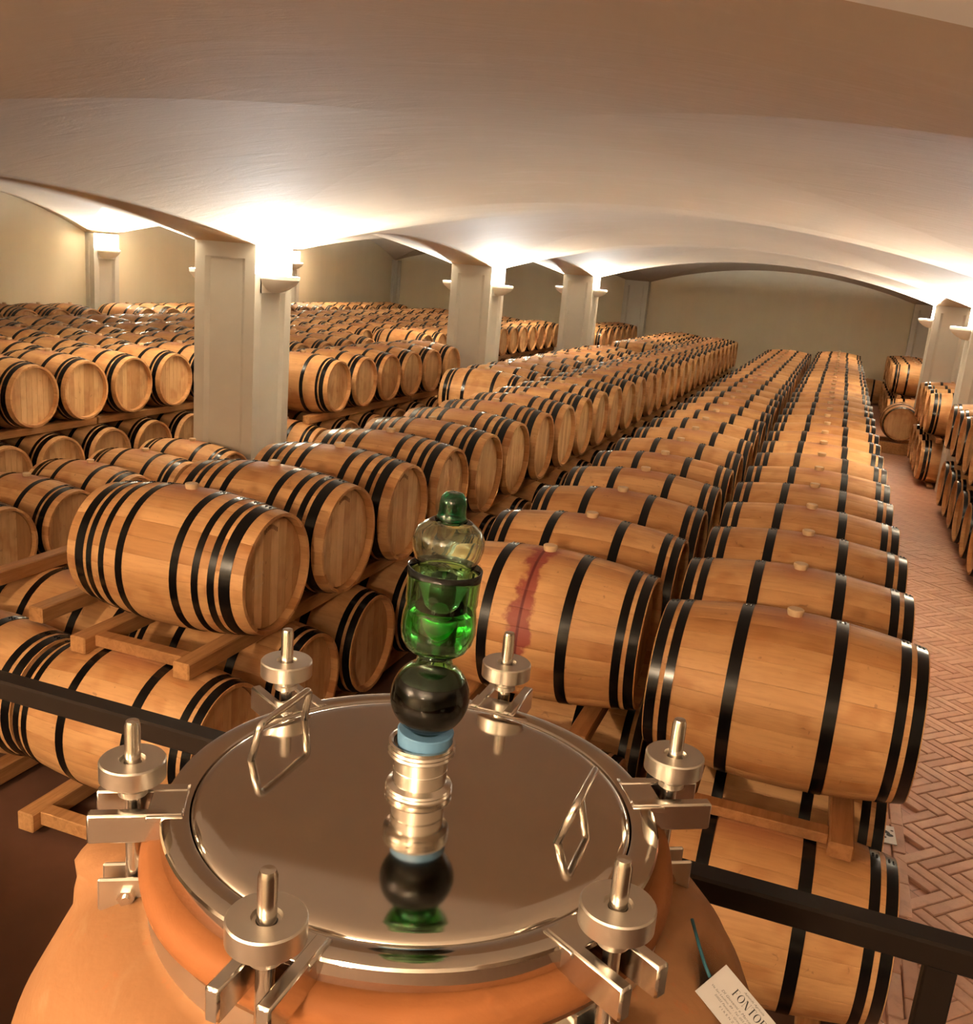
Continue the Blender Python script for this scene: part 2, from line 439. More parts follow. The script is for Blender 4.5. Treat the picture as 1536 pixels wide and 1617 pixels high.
cn = {2: 'nearest left column', 3: 'second left column', 4: 'third left column'}
for j in (2, 3, 4):
    yc = sum(YC[j])/2
    sconce(XC[1][1], yc, SZ, 0, 'white plaster uplight on the right face of the %s' % cn[j], LAMP_W, LAMP_COL)
    sconce(XC[1][0], yc, SZ, PI, 'white plaster uplight on the left face of the %s' % cn[j], LAMP_W, LAMP_COL)
    cr = {2: None, 3: 'nearer right column', 4: 'farther right column'}[j]
    sconce(XC[2][0], yc, SZ, PI, 'white plaster uplight on the %s' % cr if cr else 'white plaster uplight out past the right edge', LAMP_W, LAMP_COL)
    sconce(XC[2][1], yc, SZ, 0, 'white plaster uplight on the hidden side of the %s' % (cr or 'near right column'), LAMP_W, LAMP_COL)
    if j > 2: sconce(-13.0, yc, SZ, 0, 'white plaster uplight on the left wall pilaster, %s one' % ('nearer' if j == 3 else 'farther'), LAMP_W, LAMP_COL)
def globe(x, y, z, label, f=1.0):
    cz = ceil_z(x, y)
    t = thing('globe_lamp', label, 'lamp', (x, y, z), 0, 'globe lamps behind the viewer')
    link('globe', MB().lathe([(max(.0005, .075*math.sin(a)), -.075*math.cos(a)) for a in [PI*i/16 for i in range(17)]], 28).mesh('globe', M['tube'], smooth=True), t)
    link('cap', MB().lathe([(0, .06), (.035, .06), (.035, .10), (.012, .115), (0, .115)], 20).mesh('cap', M['brushed'], angle=40), t)
    link('cord', MB().tube([(0, 0, .11), (0, 0, cz-z)], .006, 8).mesh('cord', M['rail']), t)
    ld = bpy.data.lights.new('globe_light', 'POINT'); ld.energy = GLOBE_W*f; ld.color = GLOBE_COL; ld.shadow_soft_size = .09
    lo = bpy.data.objects.new('globe_light', ld); COL.objects.link(lo); lo.parent = t
globe(-.27, -1.8, CZ+.30, 'hanging globe lamp right behind the viewer', .6)
globe(-3.0, -2.0, CZ+.20, 'hanging globe lamp behind the viewer to the left', 1.15)

# ---------------------------------------------------------------- brick floor of the aisle
def bricks():
    L_, W_ = .264, .066
    def quad(x0, y0, x1, y1, j=0):
        return (x0, y0, x1, y1)
    cells = []
    # herringbone at 45 degrees: built on a grid of unit W, rotated
    u = W_; n = 4
    c45 = math.sqrt(.5)
    xo, yo = 1.15, 3.0
    out = []
    for i in range(-260, 260):
        for k in range(-60, 60):
            # herringbone tiling: horizontal brick at (4k+i, i), vertical brick at (4k+i... )
            a0, b0 = (i+2*n*k), i
            for (x0, y0, x1, y1) in ((a0, b0, a0+n, b0+1), (a0+n, b0-n+1, a0+n+1, b0+1)):
                cx, cy = (x0+x1)/2*u, (y0+y1)/2*u
                X = xo+(cx+cy)*c45; Y = yo+(cy-cx)*c45
                if .70 < X < 1.95 and 3.0 < Y < 11.5:
                    out.append((X, Y, (x1-x0) > (y1-y0)))
    return out
def brick_mesh(rot, l=.259, w_=.0615):
    b = MB().box((-l/2, -w_/2, -.03), (l/2, w_/2, 0), ch=.004)
    return b.xform(Matrix.Rotation(rot, 4, 'Z')).mesh('brick', M['brick'])
BM = [brick_mesh(PI/4), brick_mesh(-PI/4), brick_mesh(PI/2)]
allb = bricks()
border = [(x, 3.0+.264*i+(.13 if n_ % 2 else 0), 2) for n_, x in enumerate((.592, .658)) for i in range(32)]
allb = [(X, Y, 1 if h else 0) for X, Y, h in allb]+border
def vis(b):
    X, Y = b[0], b[1]; p = Vector((X, Y, 0))-Vector((0, 0, CZ)); d = p.dot(_f)
    px = 768+F_PX*p.dot(_r)/d
    return px < 1580
allb = sorted(allb, key=lambda b: (b[0]**2+b[1]**2+6.5) + (0 if vis(b) else 400))
for X, Y, t in allb[:296]:
    o = link('brick', BM[t], floor, (X, Y, random.uniform(-.003, .001)))
rest = MB()
for X, Y, t in allb[296:]:
    rot = (PI/4, -PI/4, PI/2)[t]; c_, s_ = math.cos(rot), math.sin(rot); z = random.uniform(-.003, .001); vs = []
    for zz in (-.03, z):
        for (a, b) in ((-.1295, -.0307), (.1295, -.0307), (.1295, .0307), (-.1295, .0307)): vs.append((X+a*c_-b*s_, Y+a*s_+b*c_, zz))
    rest.add(vs, [(4, 5, 6, 7), (0, 1, 5, 4), (1, 2, 6, 5), (2, 3, 7, 6), (3, 0, 4, 7)])
ro = link('brick_paving', rest.mesh('brick_paving', M['brick']), floor); ro['kind'] = 'stuff'; ro['label'] = 'herringbone brick paving farther down the aisle'

# ---------------------------------------------------------------- barrels
def rad(x, R=RB): return R-(R-RH)*(abs(x)/HL)**1.9
HOOPS = {'six': [(.150, .194), (.378, .413), (.432, .471)],
         'eight': [(.128, .166), (.236, .268), (.312, .345), (.366, .418)],
         'open': [(.150, .190), (.335, .362), (.380, .426)]}
XS = [-.475, -.40, -.31, -.19, -.07, .07, .19, .31, .40, .475]
def stave_mesh(k):
    """one stave, axis of the barrel along x at height RB; k=0 is the bung stave on top"""
    a0 = 2*PI*(k-.5)/NST; a1 = 2*PI*(k+.5)/NST; gap = .0004; th = .026; b = MB(); vs = []
    for x in XS:
        ro = rad(x); ri = ro-th if abs(x) < .47 else ro-.016
        da = gap/ro
        for (r, a) in ((ro-.0010, a0+da), (ro, a0+da+.018), (ro, (a0+a1)/2), (ro, a1-da-.018), (ro-.0010, a1-da), (ri, a1-da), (ri, a0+da)):
            vs.append((x, r*math.sin(a), RB+r*math.cos(a)))
    m = 7; fs = []
    for j in range(len(XS)-1):
        for i in range(m): fs.append((j*m+i, j*m+(i+1) % m, j*m+m+(i+1) % m, j*m+m+i))
    fs += [tuple(reversed(range(m))), tuple((len(XS)-1)*m+i for i in range(m))]
    me = b.add(vs, fs).mesh('stave', M['stave'], angle=35)
    return me
STAVES = [stave_mesh(k) for k in range(NST)]
STAVES_WINE = []
for k_ in range(NST):
    me = STAVES[k_].copy(); me.materials[0] = M['stave_wine']; STAVES_WINE.append(me)
def hoop_part(b, x0, x1, seg=52, mi=0, rivets=True):
    t = .0022
    s = 1 if x0 >= 0 else -1
    r0, r1 = rad(x0), rad(x1)
    b.lathe([(r0-.003, x0), (r0+t, x0), (r1+t, x1), (r1-.003, x1)], seg, 'X', (0, 0, RB), mi, closed=True)
    if rivets:
        for sx in (.3, .7):
            x = lerp(x0, x1, sx); r = rad(x)+t
            for a in (.10, .14):
                c = Vector((x, r*math.sin(a), RB+r*math.cos(a)))
                b.lathe([(.0045, 0), (.0035, .003), (0, .0036)], 6, 'Z', c, mi)
def hoop_mesh(x0, x1, rivets=True): 
    b = MB(); hoop_part(b, x0, x1, rivets=rivets); return b.mesh('hoop', M['hoop'], angle=40)
HOOPM = {t: [hoop_mesh(a, b) for a, b in L]+[hoop_mesh(-b, -a) for a, b in L] for t, L in HOOPS.items()}
BUNG = MB().lathe([(.024, -.012), (.031, .012), (.031, .021), (.028, .024), (0, .024)], 20, 'Z', (0, 0, 2*RB)).mesh('bung', M['bung'], angle=40)
def board_meshes(s):
    """head boards, upright planks closing the end at side s"""
    R = .262; xo = s*.436; xi = s*.416; n = 8; out = []; ys = [-R+2*R*i/n for i in range(n+1)]
    for i in range(n):
        y0, y1 = ys[i]+.0007, ys[i+1]-.0007; pts = []
        for q in range(5):
            y = lerp(y0, y1, q/4); pts.append((y, RB+math.sqrt(max(R*R-y*y, 0))))
        for q in range(4, -1, -1):
            y = lerp(y0, y1, q/4); pts.append((y, RB-math.sqrt(max(R*R-y*y, 0))))
        pp = []
        for p in pts:
            if not pp or (abs(p[0]-pp[-1][0])+abs(p[1]-pp[-1][1])) > 1e-4: pp.append(p)
        if abs(pp[0][0]-pp[-1][0])+abs(pp[0][1]-pp[-1][1]) < 1e-4: pp.pop()
        out.append(MB().prism(pp, 'X', min(xo, xi), max(xo, xi)).mesh('head_board', M['board']))
    return out
BOARDS = {1: board_meshes(1), -1: board_meshes(-1)}
def head_part(b, s, mi=0): b.lathe([(0, 0), (.262, 0), (.262, s*.02), (0, s*.02)][::1], 28, 'X', (s*.416, 0, RB), mi)
def head_mesh(s): b = MB(); head_part(b, s); return b.mesh('head', M['head'])
HEADM = {1: head_mesh(1), -1: head_mesh(-1)}
def body_part(b, mi=0, n=52, xs=None):
    xs = xs or [-.475, -.40, -.30, -.18, -.06, .06, .18, .30, .40, .475]
    prof = [(.258, -.416), (.264, -.475)]+[(rad(x), x) for x in xs]+[(.264, .475), (.258, .416)]
    nn = n
    def mod(r, h, a):
        return r-(.0016 if (int(round(a/(2*PI)*nn)) % 2 == 1 and r > .27) else 0)
    # vertices alternate between stave centres and stave joints
    vs = []; m = len(prof)
    for r, h in prof:
        for i in range(nn):
            a = 2*PI*i/nn; rr = mod(r, h, a); vs.append((h, rr*math.sin(a), RB+rr*math.cos(a)))
    fs = [(j*nn+i, j*nn+(i+1) % nn, j*nn+nn+(i+1) % nn, j*nn+nn+i) for j in range(m-1) for i in range(nn)]
    b.add(vs, fs, mi)
def body_mesh(): b = MB(); body_part(b); return b.mesh('staves', M['body'], angle=35)
BODY = body_mesh()
def single_mesh(t):
    b = MB(); body_part(b, 0, 26*2, [-.475, -.3, -.1, .1, .3, .475])
    for a, c in HOOPS[t]: hoop_part(b, a, c, 28, 1, False); hoop_part(b, -c, -a, 28, 1, False)
    head_part(b, 1, 2); head_part(b, -1, 2)
    b.lathe([(.024, -.012), (.031, .012), (.031, .021), (0, .024)], 10, 'Z', (0, 0, 2*RB), 3)
    return b.mesh('barrel', [M['body'], M['hoop'], M['head'], M['bung']], angle=35)
SINGLE = {t: single_mesh(t) for t in HOOPS}

def spans(*L): return {i for a, b in L for i in range(a, b+1)}
SHOWN = spans((1, 33), (64, 92), (119, 176), (178, 179), (184, 193), (205, 213), (225, 247), (257, 262), (264, 267), (270, 275), (282, 285), (288, 294), (304, 304), (311, 316), (319, 329), (334, 335), (365, 371), (375, 386), (419, 425), (429, 441), (471, 473), (481, 484), (489, 497), (519, 523), (525, 553))                                # call numbers of the barrels that show in the view (largest 300)
BARREL_NO = [0]; REST = []
def barrel(x, y, zaxis, typ, label, group, lod, rot=0, wine=False, marks=0):
    """lod 0: every stave and head board is a part; 1: head boards; 2: staves joined; 3: too far to show parts"""
    loc = (x+random.uniform(-.008, .008), y, zaxis-RB); rz = rot+random.uniform(-.012, .012)
    BARREL_NO[0] += 1
    if SHOWN is not None and BARREL_NO[0] not in SHOWN:
        REST.append((typ, loc, rz)); return None
    if lod == 3:
        o = link('oak_barrel', SINGLE[typ], None, loc); o.rotation_euler = (0, 0, rz); tag(o, label, 'barrel', group); o.pass_index = BARREL_NO[0]; return o
    t = thing('oak_barrel', label, 'barrel', loc, rz, group); t.pass_index = BARREL_NO[0]
    if lod == 0:
        for me in (STAVES_WINE if wine else STAVES): link('stave', me, t)
    else: link('staves', BODY, t)
    if lod <= 1:
        for me in BOARDS[1]: link('head_board', me, t)
        if lod == 0:
            for me in BOARDS[-1]: link('head_board', me, t)
        else: link('head', HEADM[-1], t)
    else:
        link('head', HEADM[1], t); link('head', HEADM[-1], t)
    for me in HOOPM[typ]: link('hoop', me, t)
    link('bung', BUNG, t)
    if marks:
        b = MB(); rr = random.Random(3)
        for q in range(9):                                    # brand burnt near the top of the head
            a = .25+q*.055; y, z = -.055+q*.0125, RB+.205+.016*math.sin(q*.45)
            b.box((.4362, y-.004, z-.010), (.4368, y+.004, z+.012))
        link('burnt_stamp', b.mesh('burnt_stamp', M['burn']), t)
        if marks > 1:
            b = MB()
            for row_ in range(3):
                for q in range(5):
                    y, z = -.15+q*.019+rr.uniform(-.003, .003), RB+.055-row_*.052+rr.uniform(-.004, .004)
                    b.add([(.4366, y, z), (.4366, y+.003, z), (.4366, y+.012, z+.022), (.4366, y+.009, z+.022)], [(0, 1, 2, 3)])
                    b.add([(.4366, y, z+.009), (.4366, y+.012, z+.012), (.4366, y+.012, z+.0145), (.4366, y, z+.0115)], [(0, 1, 2, 3)])
            link('chalk_marks', b.mesh('chalk_marks', M['chalk']), t)['kind'] = 'stuff'
    return t

# ---------------------------------------------------------------- wooden racks
RACKS_SHOWN = spans((1, 1), (9, 9), (24, 24), (31, 31), (39, 45), (47, 47), (49, 49), (63, 63), (66, 67), (76, 77), (85, 87), (148, 150)); RACK_NO = [0]; RACK_REST = MB()
def rack(x, y0, y1, ztop, h, label, group, pitch, y_first, w_=.085, dx=.28):
    """two long rails with cross bars; the barrels rest on the rails"""
    RACK_NO[0] += 1
    shown = RACKS_SHOWN is None or RACK_NO[0] in RACKS_SHOWN
    L = (y1-y0)/2; org = (x, (y0+y1)/2, ztop-h); parts = []
    for s in (-1, 1): parts.append(('rail', (s*dx-w_/2, -L, 0), (s*dx+w_/2, L, h), .006))
    n = max(2, int(round((y1-y0)/1.3))+1)
    for i in range(n):
        yy = y_first-pitch/2+pitch*(round((y0+.12-y_first+pitch/2)/pitch)+max(1, int(round((y1-y0-.3)/pitch/(n-1))))*i)-(y0+y1)/2
        if abs(yy) > L-.04: continue
        parts.append(('cross_bar', (-dx+w_/2, yy-.035, min(.02, h*.3)), (dx-w_/2, yy+.035, h-.004), .004))
    if not shown:
        for _, a, b, c in parts: RACK_REST.box(tuple(p+q for p, q in zip(a, org)), tuple(p+q for p, q in zip(b, org)))
        return None
    t = thing('barrel_rack', label, 'rack', org, 0, group); t.pass_index = 1000+RACK_NO[0]
    for nm, a, b, c in parts: link(nm, MB().box(a, b, ch=c).mesh(nm, M['pine']), t)
    return t

CHOCK = None
def row(key, where, x, z2, y0, p, n, typ, lower=True, rail_h=.06, gaps=(), lowtyp=None, lod0=6.6, lowlod0=5.0, upper=True, lown=None, special=None, rack_front=.36, boards=13.5, single=14.5, lowstart=None, desc=None):
    """rows of barrels lying with their axes along x; z2 is the height of the upper bungs relative to the eye"""
    za = CZ+z2-RB; rt = za-rad(.28); zl = rt-rail_h-rad(.28)
    desc = desc or 'oak barrel'
    g = 'barrels in %s' % where
    def lod_for(yy, z, l0):
        d = math.hypot(x, yy, CZ-z)
        return 0 if d < l0 else 1 if d < boards and key in 'CDEF' else 2 if d < single else 3
    if upper:
        cnt = 0
        for i in range(n):
            if i in gaps: continue
            cnt += 1; yy = y0+p*i
            lab = 'upper %s, %s from the front in %s' % (desc, nth(cnt), where)
            wine = False
            if special and i in special: lab = special[i]; wine = True
            barrel(x, yy, za, typ, lab, g, lod_for(yy, za, lod0), wine=wine, marks=(2 if i == 0 else 1 if i < 4 else 0) if key == 'C' else 0)
    if lower:
        m = lown if lown is not None else n+1
        ys = lowstart if lowstart is not None else y0-p/2
        for i in range(m):
            yy = ys+p*i
            lt = lowtyp or typ
            barrel(x, yy, zl, lt, 'lower oak barrel, %s from the front in %s' % (nth(i+1), where), g, lod_for(yy, zl, lowlod0))
        # floor racks and stacking racks, four barrels each
        fz = zl-rad(.28)
        seg = 4*p; k = 0; start = ys-rack_front+.02; end = ys+p*(m-1)+.30
        while start < end-.3:
            e = min(start+seg-.02, end); k += 1
            if fz > .012: rack(x, start, e, fz, fz+.0, 'wooden floor rack, %s from front, under %s' % (nth(k), where), 'floor racks', p, ys)
            start += seg
    if upper or not lower or rail_h:
        seg = 4*p; k = 0; start = y0-rack_front; end = y0+p*((n if upper else (lown or n))-1)+.34
        while start < end-.3:
            e = min(start+seg-.02, end); k += 1
            rack(x, start, e, rt, rail_h, 'stacking rack, %s from front, in %s' % (nth(k), where), 'stacking racks', p, y0)
            start += seg
    return za, zl, rt

row('A', 'the row beside the brick aisle', .0, -1.157, 3.618, .670, 31, 'six', lod0=7.2, rack_front=.42)
row('B', 'the second row from the aisle', -1.033, -1.157, 3.879, .7104, 27, 'six', lod0=7.0,
    special={0: 'front oak barrel of the second row, streaked with a red wine stain'})
row('C', 'the third row from the aisle', -2.7206, -1.10, 3.641, .7008, 29, 'eight', rail_h=.078, lowtyp='six', lod0=8.0, lowlod0=5.6, rack_front=.45)
row('F', 'the fourth row from the aisle', -3.70, -1.10, 3.70, .70, 6, 'six', rail_h=.078, upper=False, lown=6, lowlod0=5.2, lowstart=3.30, rack_front=.33)
row('G', 'the far half of the fourth row', -3.80, -1.12, 10.55, .69, 10, 'open', rail_h=.07, single=16)
row('G', 'the farthest stack of the fourth row', -3.80, -1.13, 19.3, .69, 9, 'open', rail_h=.07)
row('F', 'the low row before the nearest column', -5.70, -1.07, 0, .672, 0, 'open', upper=False, rail_h=.0001, lown=6, lowlod0=8.2, lowstart=4.26) if False else None
for i_, yy_ in enumerate((4.24, 4.915, 5.59, 6.265, 6.94, 7.615)):
    barrel(-5.70, yy_, CZ-1.83-RB, 'open', 'lone-tier oak barrel before the nearest column, %s nearest to it' % nth(6-i_), 'low barrels before the nearest column', 0 if yy_ > 4.5 else 2)
rack(-5.70, 3.95, 7.94, CZ-1.83-RB-rad(.28), CZ-1.83-RB-rad(.28), 'wooden floor rack under the low barrels before the nearest column', 'floor racks', .67, 4.3)
row('E', 'the stack between the two nearest left columns', -5.65, -1.07, 9.53, .672, 6, 'open', rail_h=.09, lod0=0, lown=6, lowstart=9.20)
row('E', 'the stack between second and third left columns', -5.65, -1.07, 16.0, .672, 4, 'open', rail_h=.09) if False else None
row('E', 'the stack beside the back wall pilaster', -5.65, -1.07, 22.3, .68, 6, 'open', rail_h=.09)
row('D', 'the first row behind the left columns', -7.28, -1.13, 5.46, .668, 13, 'open', rail_h=.075, lod0=0)
row('D', 'the first row behind the columns, farther part', -7.15, -1.12, 15.4, .675, 13, 'open', rail_h=.075)
for q_, (xx_, ys_) in enumerate(((-8.28, 5.0), (-9.28, 5.3), (-10.28, 5.1))):
    row('X', 'the %s row behind the left columns' % ('second', 'third', 'fourth')[q_], xx_, -1.14+.01*q_, ys_+1.6+.8*q_, .67, 27-q_, 'open', rail_h=.07)
row('X', 'the row along the left wall, near part', -12.2, -1.13, 9.6, .68, 6, 'eight', rail_h=.09)
row('X', 'the row along the left wall, far part', -12.2, -1.13, 14.4, .68, 17, 'open', rail_h=.09)
row('X', 'the near stack across the aisle', 1.98, -1.15, 8.98, .69, 8, 'six', rail_h=.07, lowstart=9.32, lown=7)
row('X', 'the middle stack across the aisle', 1.83, -1.17, 15.50, .68, 4, 'open', rail_h=.07, lowstart=15.50, lown=4)
row('X', 'the far stack across the aisle', 1.60, -1.19, 22.3, .68, 6, 'open', rail_h=.07, lowstart=22.0, lown=7)
barrel(.80, 26.9, RB-.03, 'six', 'single dark oak barrel against the back wall at the aisle end', None, 3)
tb = thing('wooden_block', 'pale wooden blocks under the barrel turned sideways across the aisle', 'block', (1.22, 18.75, -.022))
link('block', MB().box((-.45, -.45, 0), (.45, -.30, .20), ch=.008).mesh('block', M['pine']), tb); link('block', MB().box((-.45, .18, 0), (.45, .33, .20), ch=.008).mesh('block', M['pine']), tb)
barrel(1.22, 18.75, .18+RB, 'six', 'single oak barrel turned with its head facing down the aisle', None, 2, rot=PI/2)

def join_rest():
    b = MB(); cache = {}
    for typ, loc, rz in REST:
        if typ not in cache:
            me = SINGLE[typ]; cache[typ] = ([v.co.copy() for v in me.vertices], [tuple(p.vertices) for p in me.polygons], [p.material_index for p in me.polygons])
        vs, fs, mi = cache[typ]; mt = Matrix.Translation(loc) @ Matrix.Rotation(rz, 4, 'Z'); o = len(b.v)
        b.v += [tuple(mt @ v) for v in vs]; b.f += [tuple(i+o for i in f) for f in fs]; b.mi += mi
    me = bpy.data.meshes.new('stacked_barrels'); me.from_pydata(b.v, [], b.f)
    for m in (M['body_far'], M['hoop'], M['head_far'], M['bung']): me.materials.append(m)
    me.polygons.foreach_set('material_index', b.mi); me.polygons.foreach_set('use_smooth', [True]*len(me.polygons)); me.update(); me.set_sharp_from_angle(angle=math.radians(35))
    o = link('stacked_barrels', me); tag(o, 'remaining oak barrels stacked beneath and far behind the front rows', 'barrels', None, 'stuff')
if REST: join_rest()
if RACK_REST.v:
    tag(link('rack_timbers', RACK_REST.mesh('rack_timbers', M['pine'])), 'wooden rack timbers among the barrels stacked far behind', 'racks', None, 'stuff')

# ---------------------------------------------------------------- terracotta jar with its clamped steel lid
LX, LY, LZ = -.329, .804, CZ-.5236                 # centre of the lid, top plane
JB = .80                                            # platform height the jar stands on
jar = thing('terracotta_jar', 'large terracotta jar with a clamped steel lid, in the foreground', 'jar', (LX, LY, JB))
def jz(z): return LZ+z-JB                           # height relative to the lid plane -> jar coordinates
JP = [(.0, 0), (.20, 0), (.225, .02), (.29, .18), (.355, .42), (.403, .66), (.414, jz(-.42)), (.409, jz(-.35)), (.398, jz(-.28)), (.383, jz(-.222)), (.357, jz(-.168)), (.332, jz(-.130)), (.306, jz(-.110)), (.281, jz(-.099)), (.265, jz(-.094)), (.256, jz(-.091)),
      (.253, jz(-.086)), (.253, jz(-.062)), (.258, jz(-.056)), (.2635, jz(-.049)), (.2650, jz(-.040)), (.262, jz(-.029)), (.255, jz(-.0225)), (.22, jz(-.0215)), (.21, jz(-.03)), (.205, jz(-.2))]
def jmod(r, h, a):
    az = math.degrees(a) % 360; out = r
    if r < .24: return r
    for c0, amp, wd in ((194, .060, 9), (20, .010, 10)):                  # lug handles on both sides of the shoulder
        d = (az-c0+180) % 360-180
        bz = math.exp(-((h-jz(-.094))/.02)**2) if h > jz(-.094) else math.exp(-((h-jz(-.094))/.034)**2)
        if h < jz(-.088): out += amp*math.exp(-(d/wd)**4)*bz
    return out+.0012*math.sin(7*a+h*40)
JPF = []
for (a, b) in zip(JP, JP[1:]):
    n_ = max(1, int(math.hypot(a[0]-b[0], a[1]-b[1])/.02)); JPF += [(lerp(a[0], b[0], q/n_), lerp(a[1], b[1], q/n_)) for q in range(n_)]
JPF.append(JP[-1])
link('body', MB().lathe(JPF, 120, mod=jmod).mesh('jar_body', M['clay'], angle=50), jar)
link('neck_band', MB().lathe([(.2520, jz(-.086)), (.2565, jz(-.086)), (.2565, jz(-.061)), (.2520, jz(-.061))], 96, closed=True).mesh('neck_band', M['brushed'], angle=40), jar)['label'] = 'grey steel band around the jar neck'

lid = thing('jar_lid', 'round polished steel lid clamped on the terracotta jar', 'lid', (LX, LY, LZ))
link('plate', MB().lathe([(.0, .0052), (.09, .0052), (.195, .0050), (.207, .0046), (.2125, .0036), (.2165, .0005), (.218, -.004)], 120).mesh('plate', M['mirror'], smooth=True), lid)['label'] = 'mirror-polished lid plate'
link('rim', MB().lathe([(.2165, -.004), (.2185, .0005), (.2205, .0015), (.240, .0015), (.2435, .0005), (.245, -.002), (.245, -.020), (.243, -.0215), (.2165, -.0215)], 128, closed=True).mesh('rim', M['mirror'], angle=30), lid)
def rodpath(pts, rb=.008, n=5):
    """polyline with rounded corners"""
    P = [Vector(p) for p in pts]; out = [P[0]]
    for i in range(1, len(P)-1):
        a = (P[i-1]-P[i]).normalized(); b = (P[i+1]-P[i]).normalized(); s, e = P[i]+a*rb, P[i]+b*rb
        for q in range(n+1):
            t = q/n; out.append(s*(1-t)**2+P[i]*2*t*(1-t)+e*t*t)
    return out+[P[-1]]
for (x, y0, y1, lean) in ((-.180, -.018, .082, .008), (.1535, -.010, .068, .0135)):
    pts = [(x, y0-.004, .004), (x+lean, y0, .046), (x+lean, y1, .046), (x, y1+.004, .004)]
    link('handle', MB().tube(rodpath(pts), .0042, 10).mesh('handle', M['steel'], smooth=True), lid)['label'] = 'bent steel rod handle'
# central port with threaded flanges
px_, py_ = -.001, .010
fer = [(.026, .004), (.0335, .005), (.0342, .0075), (.033, .0095), (.0342, .0115), (.033, .0135), (.030, .015), (.0275, .0165), (.0272, .030), (.0278, .031), (.0272, .032), (.0272, .044), (.029, .0455), (.0330, .047), (.0342, .049), (.033, .0512), (.0342, .0535), (.033, .0557), (.0342, .058), (.0335, .0605), (.031, .0612), (.0285, .0595), (.0275, .050)]
link('port', MB().lathe(fer, 56, c=(px_, py_, 0)).mesh('port', M['steel'], angle=24), lid)['label'] = 'threaded steel port in the centre of the lid'
ANG = [30, 90, 150, 210, 270, 330]
RK = .272
def rotz(b, a): return b.xform(Matrix.Rotation(a, 4, 'Z'))
for a_ in ANG:
    a = math.radians(a_)
    # fork welded on the rim: slotted tab with two upright bars
    b = MB()
    b.box((.222, -.030, -.0035), (.256, .030, .0030), ch=.001)
    for s in (-1, 1):
        b.box((.222, s*.0215-.0065, -.026), (.309, s*.0215+.0065, .0042), ch=.002)
    fk = link('fork', rotz(b, a).mesh('fork', M['steel'], angle=40), lid)
    c = Vector((RK*math.cos(a), RK*math.sin(a), jz(0)))
    # swing bolt hinged on the neck band
    bl = link('swing_bolt', MB().lathe([(0, jz(-.102)), (.0075, jz(-.102)), (.0075, jz(.082)), (.006, jz(.087)), (0, jz(.0875))], 18, c=(c.x, c.y, 0)).mesh('swing_bolt', M['steel'], angle=40), jar)
    kn = [(.0082, .0115), (.0135, .0115), (.0135, .017), (.0125, .0175), (.0125, .0245), (.0150, .0275), (.0292, .0280), (.0308, .0292), (.0308, .0462), (.0296, .0478), (.012, .0478), (.011, .044), (.0082, .044)]
    link('knob', MB().lathe(kn, 44, c=(c.x, c.y, jz(0)), closed=True).mesh('knob', M['brushed'], angle=35), bl)['label'] = 'round brushed steel clamp knob'
    b = MB()
    for s in (-1, 1): b.box((.2535, s*.0125-.0025, jz(-.108)), (.303, s*.0125+.0025, jz(-.073)), ch=.0018)
    b.box((.2535, -.015, jz(-.09)), (.2575, .015, jz(-.064)))
    br = link('bracket', rotz(b, a).mesh('bracket', M['brushed']), jar)
    b = MB()
    hexp = [(.0085*math.cos(q*PI/3), .0085*math.sin(q*PI/3)) for q in range(6)]
    b.prism([(RK+p[0]+.004, jz(-.091)+p[1]) for p in hexp], 'Y', -.021, -.015); b.prism([(RK+p[0]+.004, jz(-.091)+p[1]) for p in hexp], 'Y', .015, .021)
    b.lathe([(.004, -.024), (.004, .024)], 10, 'Y', (RK+.004, 0, jz(-.091)))
    link('pivot_bolt', rotz(b, a).mesh('pivot_bolt', M['steel'], angle=30), br)

# ---------------------------------------------------------------- green glass airlock
air = thing('glass_airlock', 'green blown-glass airlock with stacked bulbs standing on the steel lid', 'airlock', (LX+px_, LY+py_, LZ))
air.rotation_euler = (math.radians(0), math.radians(2.6), 0)
def shell(prof, th, n=56):
    """closed glass shell from an outer profile"""
    inner = []
    for i, (r, h) in enumerate(prof):
        a = Vector(prof[max(i-1, 0)]); b = Vector(prof[min(i+1, len(prof)-1)]); t = (b-a)
        nrm = Vector((-t.y, t.x)).normalized() if t.length > 1e-9 else Vector((-1, 0))
        inner.append((max(r+nrm.x*th, .0004), h+nrm.y*th))
    return MB().lathe(list(prof)+inner[::-1], n, closed=True)
def arc(r, hc, a0, a1, n=10, sq=1.0): return [(r*math.cos(math.radians(lerp(a0, a1, i/n))), hc+sq*r*math.sin(math.radians(lerp(a0, a1, i/n)))) for i in range(n+1)]
link('stopper', MB().lathe([(.0, .045), (.0255, .045), (.0275, .062), (.0285, .0725), (.0275, .0735), (0, .0735)], 40).mesh('stopper', M['blue'], angle=40), air)['label'] = 'blue silicone stopper'
sph = [(.014, .060), (.016, .072)]+arc(.0395, .1105, -64, 62, 18, .98)+[(.0178, .150), (.0172, .1535), (.0185, .1565)]
link('lower_bulb', shell(sph, .0022).mesh('lower_bulb', M['glass'], smooth=True), air)['label'] = 'dark liquid-filled lower glass bulb'
link('dark_liquid', MB().lathe([(0, .074)]+[(r-.0014, h) for r, h in arc(.0395, .1105, -60, 30, 14, .98)]+[(0, .1299)], 48).mesh('dark_liquid', M['wine'], angle=50), air)
cup = [(.0175, .1575), (.024, .1590), (.0305, .164), (.0350, .172), (.0368, .182), (.0362, .194), (.0348, .2035), (.0342, .2075), (.0352, .2115), (.0350, .222), (.0356, .236), (.0362, .2455)]
link('cup', shell(cup, .0015).mesh('cup', M['glass'], smooth=True), air)['label'] = 'green glass cup of the airlock'
